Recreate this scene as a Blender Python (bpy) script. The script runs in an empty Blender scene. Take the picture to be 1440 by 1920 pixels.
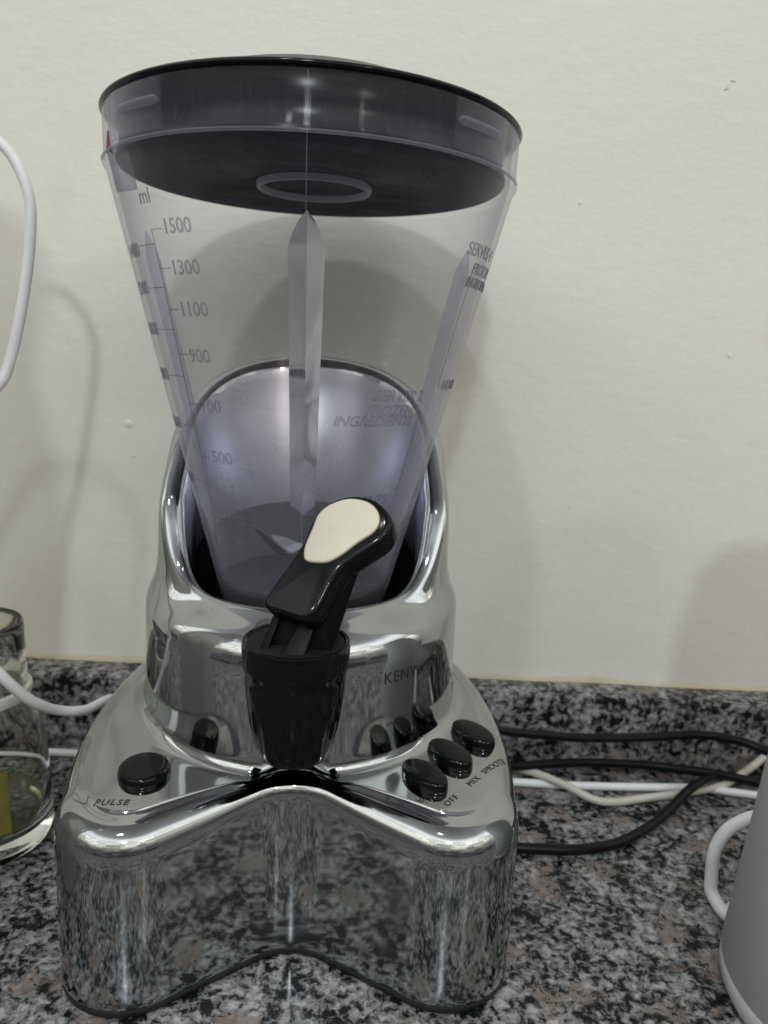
import bpy, bmesh, math, random
import numpy as np
from mathutils import Vector, Matrix
from mathutils.bvhtree import BVHTree

random.seed(4)
scene = bpy.context.scene
COL = scene.collection
R = math.radians

# ------------------------------------------------------------------ camera
cam_d = bpy.data.cameras.new('camera')
cam = bpy.data.objects.new('camera', cam_d)
COL.objects.link(cam)
cam.location = (0.0384, -0.3758, 0.262)
cam.matrix_world = (Matrix.Translation(cam.location)
                    @ Matrix.Rotation(math.pi / 2 - 0.2011, 4, 'X')
                    @ Matrix.Rotation(0.0458, 4, 'Z'))
cam_d.sensor_width = 36.0
cam_d.sensor_fit = 'AUTO'
cam_d.lens = 27.33
cam_d.clip_start = 0.01
cam_d.clip_end = 50
cam_d.dof.use_dof = True
cam_d.dof.focus_distance = 0.300
cam_d.dof.aperture_fstop = 12.0
scene.camera = cam

# ------------------------------------------------------------------ light
world = bpy.data.worlds.new('World')
scene.world = world
world.use_nodes = True
wn = world.node_tree
wn.nodes.clear()
w_out = wn.nodes.new('ShaderNodeOutputWorld')
w_bg = wn.nodes.new('ShaderNodeBackground')
w_tc = wn.nodes.new('ShaderNodeTexCoord')
w_sep = wn.nodes.new('ShaderNodeSeparateXYZ')
w_ramp = wn.nodes.new('ShaderNodeValToRGB')
w_map = wn.nodes.new('ShaderNodeMapRange')
w_map.inputs[1].default_value = -1.0
w_map.inputs[2].default_value = 1.0
wn.links.new(w_tc.outputs['Generated'], w_sep.inputs[0])
wn.links.new(w_sep.outputs['Z'], w_map.inputs[0])
wn.links.new(w_map.outputs[0], w_ramp.inputs[0])
# unseen kitchen across the room, pattern added for reflections: cupboard-like fronts and gaps of different tone up to eye height and a little above
w_at = wn.nodes.new('ShaderNodeMath')
w_at.operation = 'ARCTAN2'
wn.links.new(w_sep.outputs['X'], w_at.inputs[0])
wn.links.new(w_sep.outputs['Y'], w_at.inputs[1])
w_com = wn.nodes.new('ShaderNodeCombineXYZ')
wn.links.new(w_at.outputs[0], w_com.inputs[0])
wn.links.new(w_sep.outputs['Z'], w_com.inputs[1])
w_brick = wn.nodes.new('ShaderNodeTexBrick')
w_brick.inputs['Scale'].default_value = 2.4
w_brick.inputs['Mortar Size'].default_value = 0.012
w_brick.inputs['Color1'].default_value = (0.42, 0.41, 0.39, 1)
w_brick.inputs['Color2'].default_value = (1.30, 1.26, 1.18, 1)
w_brick.inputs['Mortar'].default_value = (0.30, 0.24, 0.20, 1)
w_brick.offset = 0.37
wn.links.new(w_com.outputs[0], w_brick.inputs['Vector'])
w_mask = wn.nodes.new('ShaderNodeMapRange')
w_mask.inputs[1].default_value = 0.55
w_mask.inputs[2].default_value = 0.72
w_mask.inputs[3].default_value = 1.0
w_mask.inputs[4].default_value = 0.0
wn.links.new(w_sep.outputs['Z'], w_mask.inputs[0])
w_mul = wn.nodes.new('ShaderNodeMix')
w_mul.data_type = 'RGBA'
w_mul.blend_type = 'MULTIPLY'
wn.links.new(w_mask.outputs[0], w_mul.inputs[0])
wn.links.new(w_ramp.outputs[0], w_mul.inputs[6])
wn.links.new(w_brick.outputs[0], w_mul.inputs[7])
wn.links.new(w_mul.outputs[2], w_bg.inputs[0])
wn.links.new(w_bg.outputs[0], w_out.inputs[0])
el = w_ramp.color_ramp.elements
el[0].position = 0.0
el[0].color = (0.05, 0.05, 0.05, 1)
el[1].position = 1.0
el[1].color = (0.09, 0.09, 0.093, 1)
for pos, c in ((0.45, (0.05, 0.05, 0.055)), (0.57, (0.09, 0.09, 0.10)), (0.66, (0.30, 0.295, 0.28)),
               (0.72, (0.735, 0.745, 0.735)), (0.855, (0.80, 0.815, 0.81)), (0.905, (0.22, 0.22, 0.22))):  # bright band and dark zenith shaped to cut the light on the counter
    e = el.new(pos)
    e.color = (*c, 1)
w_bg.inputs['Strength'].default_value = 1.95


def lamp(name, loc, target, size, energy, color):
    d = bpy.data.lights.new(name, 'AREA')
    d.shape = 'DISK'
    d.size = size
    d.energy = energy
    d.color = color
    o = bpy.data.objects.new(name, d)
    COL.objects.link(o)
    o.location = loc
    o.rotation_euler = (Vector(target) - Vector(loc)).to_track_quat('-Z', 'Y').to_euler()
    return o


lamp('ceiling_lamp', (0.02, -1.40, 1.18), (0, 0, 0.2), 0.10, 4.9, (0.90, 0.96, 1.0))
lamp('high_lamp', (-0.28, -1.00, 2.05), (0, 0, 0.2), 0.10, 5.6, (0.92, 0.97, 1.0))
lamp('warm_lamp', (0.72, -1.20, 0.98), (0, 0, 0.2), 0.08, 1.0, (1.0, 0.86, 0.70))

scene.view_settings.view_transform = 'Standard'
scene.view_settings.look = 'None'
scene.view_settings.exposure = 0.27
scene.view_settings.gamma = 1.0
scene.view_settings.use_curve_mapping = False
scene.render.engine = 'CYCLES'
cy = scene.cycles
cy.max_bounces = 14
cy.glossy_bounces = 6
cy.transmission_bounces = 8
cy.transparent_max_bounces = 40
cy.caustics_reflective = True
cy.blur_glossy = 0.5
cy.sample_clamp_indirect = 6.0
cy.use_denoising = True


# ------------------------------------------------------------------ materials
class NT:
    """small helper round a material's node tree"""

    def __init__(self, name):
        self.m = bpy.data.materials.new(name)
        self.m.use_nodes = True
        self.t = self.m.node_tree
        self.t.nodes.clear()
        self.out = self.n('ShaderNodeOutputMaterial')

    def n(self, kind, **kw):
        nd = self.t.nodes.new(kind)
        for k, v in kw.items():
            setattr(nd, k, v)
        return nd

    def l(self, a, b):
        self.t.links.new(a, b)

    def obj_coord(self, scale=(1, 1, 1)):
        tc = self.n('ShaderNodeTexCoord')
        mp = self.n('ShaderNodeMapping')
        mp.inputs['Scale'].default_value = scale
        self.l(tc.outputs['Object'], mp.inputs[0])
        return mp.outputs[0]

    def noise(self, vec, scale, detail=4, rough=0.55):
        nd = self.n('ShaderNodeTexNoise')
        nd.inputs['Scale'].default_value = scale
        nd.inputs['Detail'].default_value = detail
        nd.inputs['Roughness'].default_value = rough
        if vec is not None:
            self.l(vec, nd.inputs['Vector'])
        return nd

    def ramp(self, fac, stops, interp='LINEAR'):
        nd = self.n('ShaderNodeValToRGB')
        nd.color_ramp.interpolation = interp
        e = nd.color_ramp.elements
        e[0].position, e[1].position = stops[0][0], stops[-1][0]
        for i, (p, c) in enumerate(stops):
            if 0 < i < len(stops) - 1:
                x = e.new(p)
            else:
                x = e[0] if i == 0 else e[len(e) - 1]
            c = (c, c, c) if isinstance(c, (int, float)) else c
            x.color = (*c, 1)
        self.l(fac, nd.inputs[0])
        return nd.outputs[0]

    def bump(self, height, strength, dist):
        nd = self.n('ShaderNodeBump')
        nd.inputs['Strength'].default_value = strength
        nd.inputs['Distance'].default_value = dist
        self.l(height, nd.inputs['Height'])
        return nd.outputs[0]

    def bsdf(self, color=None, rough=0.5, metal=0.0, **kw):
        b = self.n('ShaderNodeBsdfPrincipled')
        if color is not None:
            b.inputs['Base Color'].default_value = (*color, 1)
        b.inputs['Roughness'].default_value = rough
        b.inputs['Metallic'].default_value = metal
        for k, v in kw.items():
            b.inputs[k].default_value = v
        self.l(b.outputs[0], self.out.inputs[0])
        return b


def mixrgb(nt, fac, a, b):
    nd = nt.n('ShaderNodeMix', data_type='RGBA')
    for sock, val in ((nd.inputs[0], fac), (nd.inputs[6], a), (nd.inputs[7], b)):
        if hasattr(val, 'is_output'):
            nt.l(val, sock)
        elif isinstance(val, tuple):
            sock.default_value = (*val, 1)
        else:
            sock.default_value = val
    return nd.outputs[2]


def mat_wall():
    t = NT('painted_plaster')
    b = t.bsdf(rough=0.55)
    v = t.obj_coord()
    big = t.noise(v, 6, 3)
    fine = t.noise(t.obj_coord((1, 1, 1.6)), 60, 7, 0.68)
    lumps = t.n('ShaderNodeTexVoronoi')
    lumps.inputs['Scale'].default_value = 24
    t.l(v, lumps.inputs['Vector'])
    dots = t.ramp(lumps.outputs['Distance'], [(0.0, 1.0), (0.05, 0.8), (0.085, 0.0), (1.0, 0.0)])
    sel = t.n('ShaderNodeSeparateColor')
    t.l(lumps.outputs['Color'], sel.inputs[0])
    keep = t.ramp(sel.outputs[0], [(0.0, 0.0), (0.78, 0.0), (0.82, 1.0), (1.0, 1.0)])
    mul = t.n('ShaderNodeMath', operation='MULTIPLY')
    t.l(dots, mul.inputs[0])
    t.l(keep, mul.inputs[1])
    base = t.ramp(big.outputs[0], [(0.3, (0.755, 0.742, 0.676)), (0.7, (0.785, 0.774, 0.712))])
    st = t.noise(v, 13, 3)
    stain = t.ramp(st.outputs[0], [(0.0, 0.0), (0.68, 0.0), (0.80, 0.30), (1.0, 0.4)])
    col = mixrgb(t, stain, base, (0.60, 0.57, 0.47))
    t.l(col, b.inputs['Base Color'])
    add = t.n('ShaderNodeMath', operation='MULTIPLY_ADD')
    t.l(mul.outputs[0], add.inputs[0])
    add.inputs[1].default_value = 2.4
    t.l(fine.outputs[0], add.inputs[2])
    t.l(t.bump(add.outputs[0], 0.30, 0.0018), b.inputs['Normal'])
    return t.m


def mat_granite():
    t = NT('speckled_granite')
    b = t.bsdf(rough=0.3, **{'Specular IOR Level': 0.14})
    v = t.obj_coord()
    # warp the coordinates so that crystals get ragged edges
    nz = t.noise(v, 130, 3, 0.6)
    sub = t.n('ShaderNodeVectorMath', operation='SUBTRACT')
    t.l(nz.outputs['Color'], sub.inputs[0])
    sub.inputs[1].default_value = (0.5, 0.5, 0.5)
    sc = t.n('ShaderNodeVectorMath', operation='SCALE')
    sc.inputs['Scale'].default_value = 0.009
    t.l(sub.outputs[0], sc.inputs[0])
    ad = t.n('ShaderNodeVectorMath', operation='ADD')
    t.l(v, ad.inputs[0])
    t.l(sc.outputs[0], ad.inputs[1])
    w = ad.outputs[0]

    def cells(scale):
        nd = t.n('ShaderNodeTexVoronoi')
        nd.inputs['Scale'].default_value = scale
        t.l(w, nd.inputs['Vector'])
        s = t.n('ShaderNodeSeparateColor')
        t.l(nd.outputs['Color'], s.inputs[0])
        return nd, s

    grain = t.noise(w, 235, 6, 0.62)
    clus = t.noise(v, 55, 3, 0.6)
    cl = t.n('ShaderNodeMath', operation='MULTIPLY_ADD')
    t.l(clus.outputs[0], cl.inputs[0])
    cl.inputs[1].default_value = 0.55
    t.l(grain.outputs[0], cl.inputs[2])
    fld = t.n('ShaderNodeMath', operation='SUBTRACT')
    t.l(cl.outputs[0], fld.inputs[0])
    fld.inputs[1].default_value = 0.275
    grey = t.ramp(fld.outputs[0], [(0.0, (0.004, 0.006, 0.006)), (0.415, (0.008, 0.010, 0.010)),
                                   (0.455, (0.050, 0.053, 0.055)), (0.50, (0.125, 0.127, 0.132)),
                                   (0.57, (0.215, 0.214, 0.217)), (0.67, (0.36, 0.358, 0.358)), (1.0, (0.44, 0.437, 0.434))])
    nz2 = t.noise(v, 75, 4, 0.65)
    sub2 = t.n('ShaderNodeVectorMath', operation='SUBTRACT')
    t.l(nz2.outputs['Color'], sub2.inputs[0])
    sub2.inputs[1].default_value = (0.5, 0.5, 0.5)
    sc2 = t.n('ShaderNodeVectorMath', operation='SCALE')
    sc2.inputs['Scale'].default_value = 0.022
    t.l(sub2.outputs[0], sc2.inputs[0])
    ad2 = t.n('ShaderNodeVectorMath', operation='ADD')
    t.l(w, ad2.inputs[0])
    t.l(sc2.outputs[0], ad2.inputs[1])
    w = ad2.outputs[0]
    big, bs = cells(44)
    pink_sel = t.ramp(bs.outputs[1], [(0.0, 0.0), (0.52, 0.0), (0.525, 0.8), (1.0, 0.8)])
    core = t.ramp(big.outputs['Distance'], [(0.0, 1.0), (0.26, 1.0), (0.44, 0.0), (1.0, 0.0)])
    mk = t.n('ShaderNodeMath', operation='MULTIPLY')
    t.l(pink_sel, mk.inputs[0])
    t.l(core, mk.inputs[1])
    vein = t.noise(v, 210, 4, 0.6)
    pink = t.ramp(vein.outputs[0], [(0.25, (0.150, 0.122, 0.108)), (0.55, (0.225, 0.188, 0.168)),
                                    (0.75, (0.30, 0.258, 0.234))])
    _, sp = cells(420)
    spk = t.ramp(sp.outputs[2], [(0.0, 0.0), (0.84, 0.0), (0.86, 1.0), (1.0, 1.0)])
    pink2 = mixrgb(t, spk, pink, (0.025, 0.026, 0.025))
    col = mixrgb(t, mk.outputs[0], grey, pink2)
    t.l(col, b.inputs['Base Color'])
    rg = t.ramp(vein.outputs[0], [(0.2, 0.14), (0.8, 0.26)])
    t.l(rg, b.inputs['Roughness'])
    return t.m


def mat_chrome(name, rough, tint, smear=0.10, specks=0.65, film_dark=0.80):
    t = NT(name)
    b = t.bsdf(color=tint, rough=rough, metal=1.0)
    v = t.obj_coord()
    sm = t.noise(v, 38, 5, 0.62)
    fine = t.noise(v, 420, 4, 0.7)
    mx = t.n('ShaderNodeMath', operation='MULTIPLY_ADD')
    t.l(fine.outputs[0], mx.inputs[0])
    mx.inputs[1].default_value = 0.45
    t.l(sm.outputs[0], mx.inputs[2])
    rr = t.ramp(mx.outputs[0], [(0.55, rough), (0.80, rough + smear * 0.35), (0.98, rough + smear)])
    t.l(rr, b.inputs['Roughness'])
    dirt = t.noise(v, 17, 6, 0.7)
    dk = tuple(c * film_dark for c in tint)
    film = t.ramp(dirt.outputs[0], [(0.40, tint), (0.70, dk)])
    # specks of dust and dried drops
    vo = t.n('ShaderNodeTexVoronoi')
    vo.inputs['Scale'].default_value = 210
    t.l(v, vo.inputs['Vector'])
    sc = t.n('ShaderNodeSeparateColor')
    t.l(vo.outputs['Color'], sc.inputs[0])
    dot = t.ramp(vo.outputs['Distance'], [(0.0, 1.0), (0.09, 1.0), (0.13, 0.0), (1.0, 0.0)])
    few = t.ramp(sc.outputs[0], [(0.0, 0.0), (0.93, 0.0), (0.935, specks), (1.0, specks)])
    ml = t.n('ShaderNodeMath', operation='MULTIPLY')
    t.l(dot, ml.inputs[0])
    t.l(few, ml.inputs[1])
    t.l(mixrgb(t, ml.outputs[0], film, (0.22, 0.21, 0.19)), b.inputs['Base Color'])
    dent = t.noise(v, 30, 2, 0.5)
    t.l(t.bump(dent.outputs[0], 0.10, 0.0012), b.inputs['Normal'])
    return t.m


def mat_plain(name, color, rough, bump_scale=None, bump=0.1, var=0.0, coat=0.0, spec=0.5):
    t = NT(name)
    b = t.bsdf(color=color, rough=rough)
    b.inputs['Coat Weight'].default_value = coat
    b.inputs['Coat Roughness'].default_value = 0.06
    b.inputs['Specular IOR Level'].default_value = spec
    v = t.obj_coord()
    nz = t.noise(v, 60, 4, 0.6)
    if var:
        lo = tuple(c * (1 - var) for c in color)
        hi = tuple(min(1, c * (1 + var)) for c in color)
        t.l(t.ramp(nz.outputs[0], [(0.3, lo), (0.7, hi)]), b.inputs['Base Color'])
    t.l(t.ramp(nz.outputs[0], [(0.3, max(0.03, rough * 0.85)), (0.75, min(1, rough * 1.35))]), b.inputs['Roughness'])
    if bump_scale:
        f = t.noise(v, bump_scale, 3)
        t.l(t.bump(f.outputs[0], bump, 0.0006), b.inputs['Normal'])
    return t.m


def mat_glass():
    t = NT('jar_glass_solid')
    t.bsdf(color=(0.93, 0.95, 0.92), rough=0.02, **{'Transmission Weight': 1.0, 'IOR': 1.45})
    return t.m


def mat_prism():
    t = NT('thick_lavender_plastic')
    b = t.bsdf(color=(0.87, 0.87, 0.925), rough=0.05, **{'Transmission Weight': 1.0, 'IOR': 1.22})
    df = t.n('ShaderNodeBsdfTranslucent')
    df.inputs[0].default_value = (0.62, 0.62, 0.74, 1)
    m = t.n('ShaderNodeMixShader')
    m.inputs[0].default_value = 0.05
    t.l(b.outputs[0], m.inputs[1])
    t.l(df.outputs[0], m.inputs[2])
    t.l(m.outputs[0], t.out.inputs[0])
    return t.m


def mat_lid():
    # scuffed dark plastic: even at a grazing angle it mirrors little
    t = NT('scuffed_dark_plastic')
    v = t.obj_coord()
    scr = t.noise(t.obj_coord((900, 60, 60)), 1.0, 3, 0.6)
    scr2 = t.noise(t.obj_coord((70, 800, 60)), 1.0, 3, 0.6)
    mx = t.n('ShaderNodeMath', operation='MAXIMUM')
    t.l(scr.outputs[0], mx.inputs[0])
    t.l(scr2.outputs[0], mx.inputs[1])
    df = t.n('ShaderNodeBsdfDiffuse')
    t.l(t.ramp(mx.outputs[0], [(0.50, (0.008, 0.011, 0.017)), (0.66, (0.013, 0.017, 0.025)), (0.78, (0.06, 0.068, 0.085))]), df.inputs[0])
    gl = t.n('ShaderNodeBsdfAnisotropic')
    gl.inputs['Roughness'].default_value = 0.15
    gl.inputs['Anisotropy'].default_value = 0.9
    gl.inputs['Rotation'].default_value = 0.0
    tan = t.n('ShaderNodeTangent', direction_type='RADIAL', axis='Z')
    t.l(tan.outputs[0], gl.inputs['Tangent'])
    lw = t.n('ShaderNodeLayerWeight')
    lw.inputs['Blend'].default_value = 0.5
    p = t.n('ShaderNodeMath', operation='POWER')
    t.l(lw.outputs['Facing'], p.inputs[0])
    p.inputs[1].default_value = 5
    f = t.n('ShaderNodeMath', operation='MULTIPLY_ADD')
    t.l(p.outputs[0], f.inputs[0])
    f.inputs[1].default_value = 0.05
    f.inputs[2].default_value = 0.022
    m = t.n('ShaderNodeMixShader')
    t.l(f.outputs[0], m.inputs[0])
    t.l(df.outputs[0], m.inputs[1])
    t.l(gl.outputs[0], m.inputs[2])
    t.l(m.outputs[0], t.out.inputs[0])
    return t.m


def mat_clear(name, face, edge, haze_col, haze, gloss_rough=0.05, scratch=0.0, edge_haze=0.0, power=1.0,
              low_haze=0.0):
    """thin clear wall: light passes straight through, tinted more where the path through it is longer"""
    t = NT(name)
    lw = t.n('ShaderNodeLayerWeight')
    lw.inputs['Blend'].default_value = 0.5
    fac = t.n('ShaderNodeMath', operation='POWER')
    t.l(lw.outputs['Facing'], fac.inputs[0])
    fac.inputs[1].default_value = power
    tr = t.n('ShaderNodeBsdfTransparent')
    t.l(mixrgb(t, fac.outputs[0], face, edge), tr.inputs[0])
    df = t.n('ShaderNodeBsdfDiffuse')
    df.inputs[0].default_value = (*haze_col, 1)
    tl = t.n('ShaderNodeBsdfTranslucent')
    tl.inputs[0].default_value = (*haze_col, 1)
    dm = t.n('ShaderNodeMixShader')
    dm.inputs[0].default_value = 0.5
    t.l(df.outputs[0], dm.inputs[1])
    t.l(tl.outputs[0], dm.inputs[2])
    hz = t.n('ShaderNodeMath', operation='MULTIPLY_ADD')
    t.l(fac.outputs[0], hz.inputs[0])
    hz.inputs[1].default_value = edge_haze
    hz.inputs[2].default_value = haze
    hfac = hz.outputs[0]
    if scratch:
        s1 = t.noise(t.obj_coord((40, 40, 700)), 1.0, 3, 0.7)
        sc = t.ramp(s1.outputs[0], [(0.45, 0.0), (0.75, scratch)])
        a = t.n('ShaderNodeMath', operation='ADD')
        t.l(hfac, a.inputs[0])
        t.l(sc, a.inputs[1])
        hfac = a.outputs[0]
    if low_haze:
        # haze painted in towards the bottom: worn plastic plus clouding seen through doubled walls
        tc = t.n('ShaderNodeTexCoord')
        sp = t.n('ShaderNodeSeparateXYZ')
        t.l(tc.outputs['Object'], sp.inputs[0])
        mr = t.n('ShaderNodeMapRange', interpolation_type='SMOOTHSTEP')
        mr.inputs[1].default_value = 0.13
        mr.inputs[2].default_value = 0.27
        mr.inputs[3].default_value = low_haze
        mr.inputs[4].default_value = 0.0
        t.l(sp.outputs['Z'], mr.inputs[0])
        wn_ = t.noise(t.obj_coord((1, 1, 0.35)), 70, 4, 0.6)
        wm = t.n('ShaderNodeMath', operation='MULTIPLY')
        t.l(mr.outputs[0], wm.inputs[0])
        t.l(t.ramp(wn_.outputs[0], [(0.3, 0.75), (0.7, 1.25)]), wm.inputs[1])
        wa = t.n('ShaderNodeMath', operation='ADD')
        t.l(hfac, wa.inputs[0])
        t.l(wm.outputs[0], wa.inputs[1])
        hfac = wa.outputs[0]
    m1 = t.n('ShaderNodeMixShader')
    t.l(hfac, m1.inputs[0])
    t.l(tr.outputs[0], m1.inputs[1])
    t.l(dm.outputs[0], m1.inputs[2])
    gl = t.n('ShaderNodeBsdfGlossy')
    gl.inputs['Roughness'].default_value = gloss_rough
    p5 = t.n('ShaderNodeMath', operation='POWER')
    t.l(lw.outputs['Facing'], p5.inputs[0])
    p5.inputs[1].default_value = 5.0
    fr = t.n('ShaderNodeMath', operation='MULTIPLY_ADD')
    t.l(p5.outputs[0], fr.inputs[0])
    fr.inputs[1].default_value = 0.60
    fr.inputs[2].default_value = 0.009
    m2 = t.n('ShaderNodeMixShader')
    t.l(fr.outputs[0], m2.inputs[0])
    t.l(m1.outputs[0], m2.inputs[1])
    t.l(gl.outputs[0], m2.inputs[2])
    t.l(m2.outputs[0], t.out.inputs[0])
    return t.m


M = {
    'wall': mat_wall(),
    'granite': mat_granite(),
    'chrome': mat_chrome('worn_chrome', 0.035, (0.44, 0.462, 0.465), 0.10),
    'satin': mat_chrome('satin_aluminium', 0.27, (0.54, 0.56, 0.63), 0.05, 0.0, 0.92),
    'steel': mat_chrome('brushed_steel', 0.22, (0.55, 0.55, 0.56)),
    'black': mat_plain('glossy_black_plastic', (0.0045, 0.005, 0.0055), 0.085, 900, 0.03, 0.2, 0.0, 0.2),
    'satin_black': mat_plain('satin_black_plastic_and_shade', (0.006, 0.006, 0.007), 0.28, 700, 0.10, 0.2, 0.0, 0.2),
    'lid': mat_plain('black_lid_plastic', (0.06, 0.06, 0.063), 0.45, 500, 0.08, 0.15),
    'lid_plug': mat_lid(),
    'dusty_black': mat_plain('dusty_black_plastic', (0.014, 0.014, 0.015), 0.5, 500, 0.2, 0.5, 0.0, 0.2),
    'grime': mat_plain('brown_grime', (0.075, 0.062, 0.038), 0.7, 700, 0.3, 0.4),
    'matte_black': mat_plain('matte_black_plastic', (0.005, 0.005, 0.006), 0.42, 700, 0.10, 0.2, 0.0, 0.12),
    'frost_white': mat_clear('frosted_white_plastic', (0.74, 0.74, 0.73), (0.55, 0.55, 0.54), (0.68, 0.68, 0.66), 0.40, 0.2,
                             0.0, 0.2, 1.0),
    'foot': mat_plain('foot_rubber', (0.010, 0.010, 0.010), 0.45, 600, 0.1),
    'cream': mat_plain('cream_plastic', (0.60, 0.575, 0.46), 0.42, 800, 0.10, 0.07),
    'ink': mat_plain('printed_ink', (0.018, 0.018, 0.018), 0.5),
    'clear': mat_clear('clear_lavender_plastic', (0.984, 0.984, 0.990), (0.935, 0.935, 0.962), (0.60, 0.61, 0.71), 0.016,
                       0.20, 0.03, 0.34, 2.6, 0.10),
    'rib': mat_prism(),
    'emboss': mat_clear('embossed_plastic', (0.64, 0.64, 0.68), (0.50, 0.50, 0.56), (0.56, 0.56, 0.62), 0.15, 0.08,
                        0.0, 0.05, 1.0),
    'emboss_face': mat_clear('embossed_face', (0.93, 0.93, 0.95), (0.85, 0.85, 0.9), (0.70, 0.70, 0.77), 0.13, 0.08,
                             0.0, 0.05, 1.0),
    'frost': mat_clear('frosted_plastic', (0.72, 0.72, 0.76), (0.55, 0.55, 0.62), (0.60, 0.60, 0.68), 0.45, 0.15,
                       0.0, 0.2, 1.0),
    'rib_side': mat_clear('side_lavender_plastic', (0.90, 0.90, 0.94), (0.78, 0.78, 0.86), (0.56, 0.56, 0.68), 0.07, 0.15,
                          0.0, 0.10, 1.5),
    'frost2': mat_clear('soft_lavender_plastic', (0.86, 0.86, 0.89), (0.70, 0.70, 0.77), (0.60, 0.60, 0.68), 0.14, 0.12,
                        0.0, 0.15, 1.0),
    'real_glass': mat_glass(),
    'white_ring': mat_plain('milky_ring', (0.62, 0.61, 0.55), 0.35),
    'glass': mat_clear('jar_glass', (0.95, 0.96, 0.95), (0.66, 0.68, 0.66), (0.60, 0.61, 0.56), 0.02, 0.05,
                       0.0, 0.22, 3.0),
    'glass_base': mat_clear('thick_jar_glass', (0.72, 0.73, 0.60), (0.50, 0.51, 0.38), (0.62, 0.60, 0.42), 0.20, 0.05,
                            0.0, 0.2, 1.5),
    'olive': mat_plain('olive_paper', (0.16, 0.15, 0.03), 0.5, None, 0.1, 0.2),
    'white_cord': mat_plain('white_cable_sleeve', (0.80, 0.81, 0.82), 0.38, 300, 0.1, 0.04),
    'cream_cord': mat_plain('cream_cable_sleeve', (0.56, 0.54, 0.47), 0.4, 300, 0.1, 0.04),
    'black_cord': mat_plain('black_cable_sleeve', (0.005, 0.005, 0.006), 0.34, 300, 0.15, 0.2, 0.0, 0.2),
    'canister': mat_plain('matte_grey_plastic', (0.50, 0.51, 0.525), 0.55, 1100, 0.25, 0.03),
    'caulk': mat_plain('yellowed_caulk', (0.50, 0.46, 0.33), 0.55, 150, 0.4, 0.12),
    'red': mat_plain('red_mark', (0.16, 0.02, 0.03), 0.5),
}


# ------------------------------------------------------------------ mesh helpers
def mesh_obj(name, verts, faces, mat, parent=None, smooth=True, loc=None):
    me = bpy.data.meshes.new(name)
    me.from_pydata([tuple(v) for v in verts], [], faces)
    me.validate()
    bm = bmesh.new()
    bm.from_mesh(me)
    bmesh.ops.recalc_face_normals(bm, faces=bm.faces)
    bm.to_mesh(me)
    bm.free()
    me.materials.append(mat)
    if smooth:
        me.polygons.foreach_set('use_smooth', [True] * len(me.polygons))
    o = bpy.data.objects.new(name, me)
    COL.objects.link(o)
    if parent is not None:
        o.parent = parent
    if loc is not None:
        o.location = loc
    return o


def crisp(o, deg=35):
    me = o.data
    bm = bmesh.new()
    bm.from_mesh(me)
    for e in bm.edges:
        if len(e.link_faces) == 2 and e.calc_face_angle(0) > R(deg):
            e.smooth = False
    bm.to_mesh(me)
    bm.free()
    return o


def lathe(name, prof, mat, parent=None, segs=96, closed=False, sx=1.0, sy=1.0, center=(0, 0, 0), a0=0.0, a1=None,
          sharp=40):
    """prof: list of (r, z); revolve round z"""
    full = a1 is None
    n = segs if full else segs + 1
    verts, faces = [], []
    ring = []
    for (r, z) in prof:
        if r < 1e-6 and full:
            ring.append([len(verts)] * n)
            verts.append((center[0], center[1], center[2] + z))
        else:
            ids = []
            for k in range(n):
                a = (2 * math.pi * k / segs) if full else a0 + (a1 - a0) * k / segs
                ids.append(len(verts))
                verts.append((center[0] + r * math.sin(a) * sx, center[1] - r * math.cos(a) * sy, center[2] + z))
            ring.append(ids)
    pairs = list(zip(ring[:-1], ring[1:]))
    if closed:
        pairs.append((ring[-1], ring[0]))
    for A, B in pairs:
        for k in range(n if full else n - 1):
            k2 = (k + 1) % n
            f = [A[k], A[k2], B[k2], B[k]]
            g = []
            for i in f:
                if i not in g:
                    g.append(i)
            if len(g) > 2:
                faces.append(g)
    if not full and closed:
        faces.append([r_[0] for r_ in ring])
        faces.append([r_[-1] for r_ in ring][::-1])
    o = mesh_obj(name, verts, faces, mat, parent)
    return crisp(o, sharp)


def spline(pts, per=10):
    P = [Vector(p) for p in pts]
    P = [P[0] * 2 - P[1]] + P + [P[-1] * 2 - P[-2]]
    out = []
    for i in range(1, len(P) - 2):
        p0, p1, p2, p3 = P[i - 1], P[i], P[i + 1], P[i + 2]
        for k in range(per):
            t = k / per
            out.append(0.5 * ((2 * p1) + (p2 - p0) * t + (2 * p0 - 5 * p1 + 4 * p2 - p3) * t * t
                              + (3 * p1 - p0 - 3 * p2 + p3) * t ** 3))
    out.append(P[-2].copy())
    return out


def tube(name, path, rad, mat, parent=None, sides=14, flat=1.0):
    """sweep a round (or flattened) section along a path"""
    n = len(path)
    verts, faces = [], []
    up = Vector((0, 0, 1))
    for i, p in enumerate(path):
        d = (path[min(i + 1, n - 1)] - path[max(i - 1, 0)]).normalized()
        if i == 0:
            s = d.cross(up) if abs(d.z) < 0.95 else d.cross(Vector((1, 0, 0)))
        else:
            s = s - d * s.dot(d)
        s.normalize()
        u = s.cross(d).normalized()
        for k in range(sides):
            a = 2 * math.pi * k / sides
            verts.append(p + s * math.cos(a) * rad + u * math.sin(a) * rad * flat)
    for i in range(n - 1):
        for k in range(sides):
            k2 = (k + 1) % sides
            faces.append([i * sides + k, i * sides + k2, (i + 1) * sides + k2, (i + 1) * sides + k])
    faces.append(list(range(sides))[::-1])
    faces.append([(n - 1) * sides + k for k in range(sides)])
    return mesh_obj(name, verts, faces, mat, parent)


def thing(name, label, cat, loc=(0, 0, 0), rz=0.0, group=None):
    o = bpy.data.objects.new(name, None)
    o.empty_display_size = 0.05
    COL.objects.link(o)
    o.location = loc
    o.rotation_euler = (0, 0, rz)
    tag(o, label, cat, group)
    return o


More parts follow.
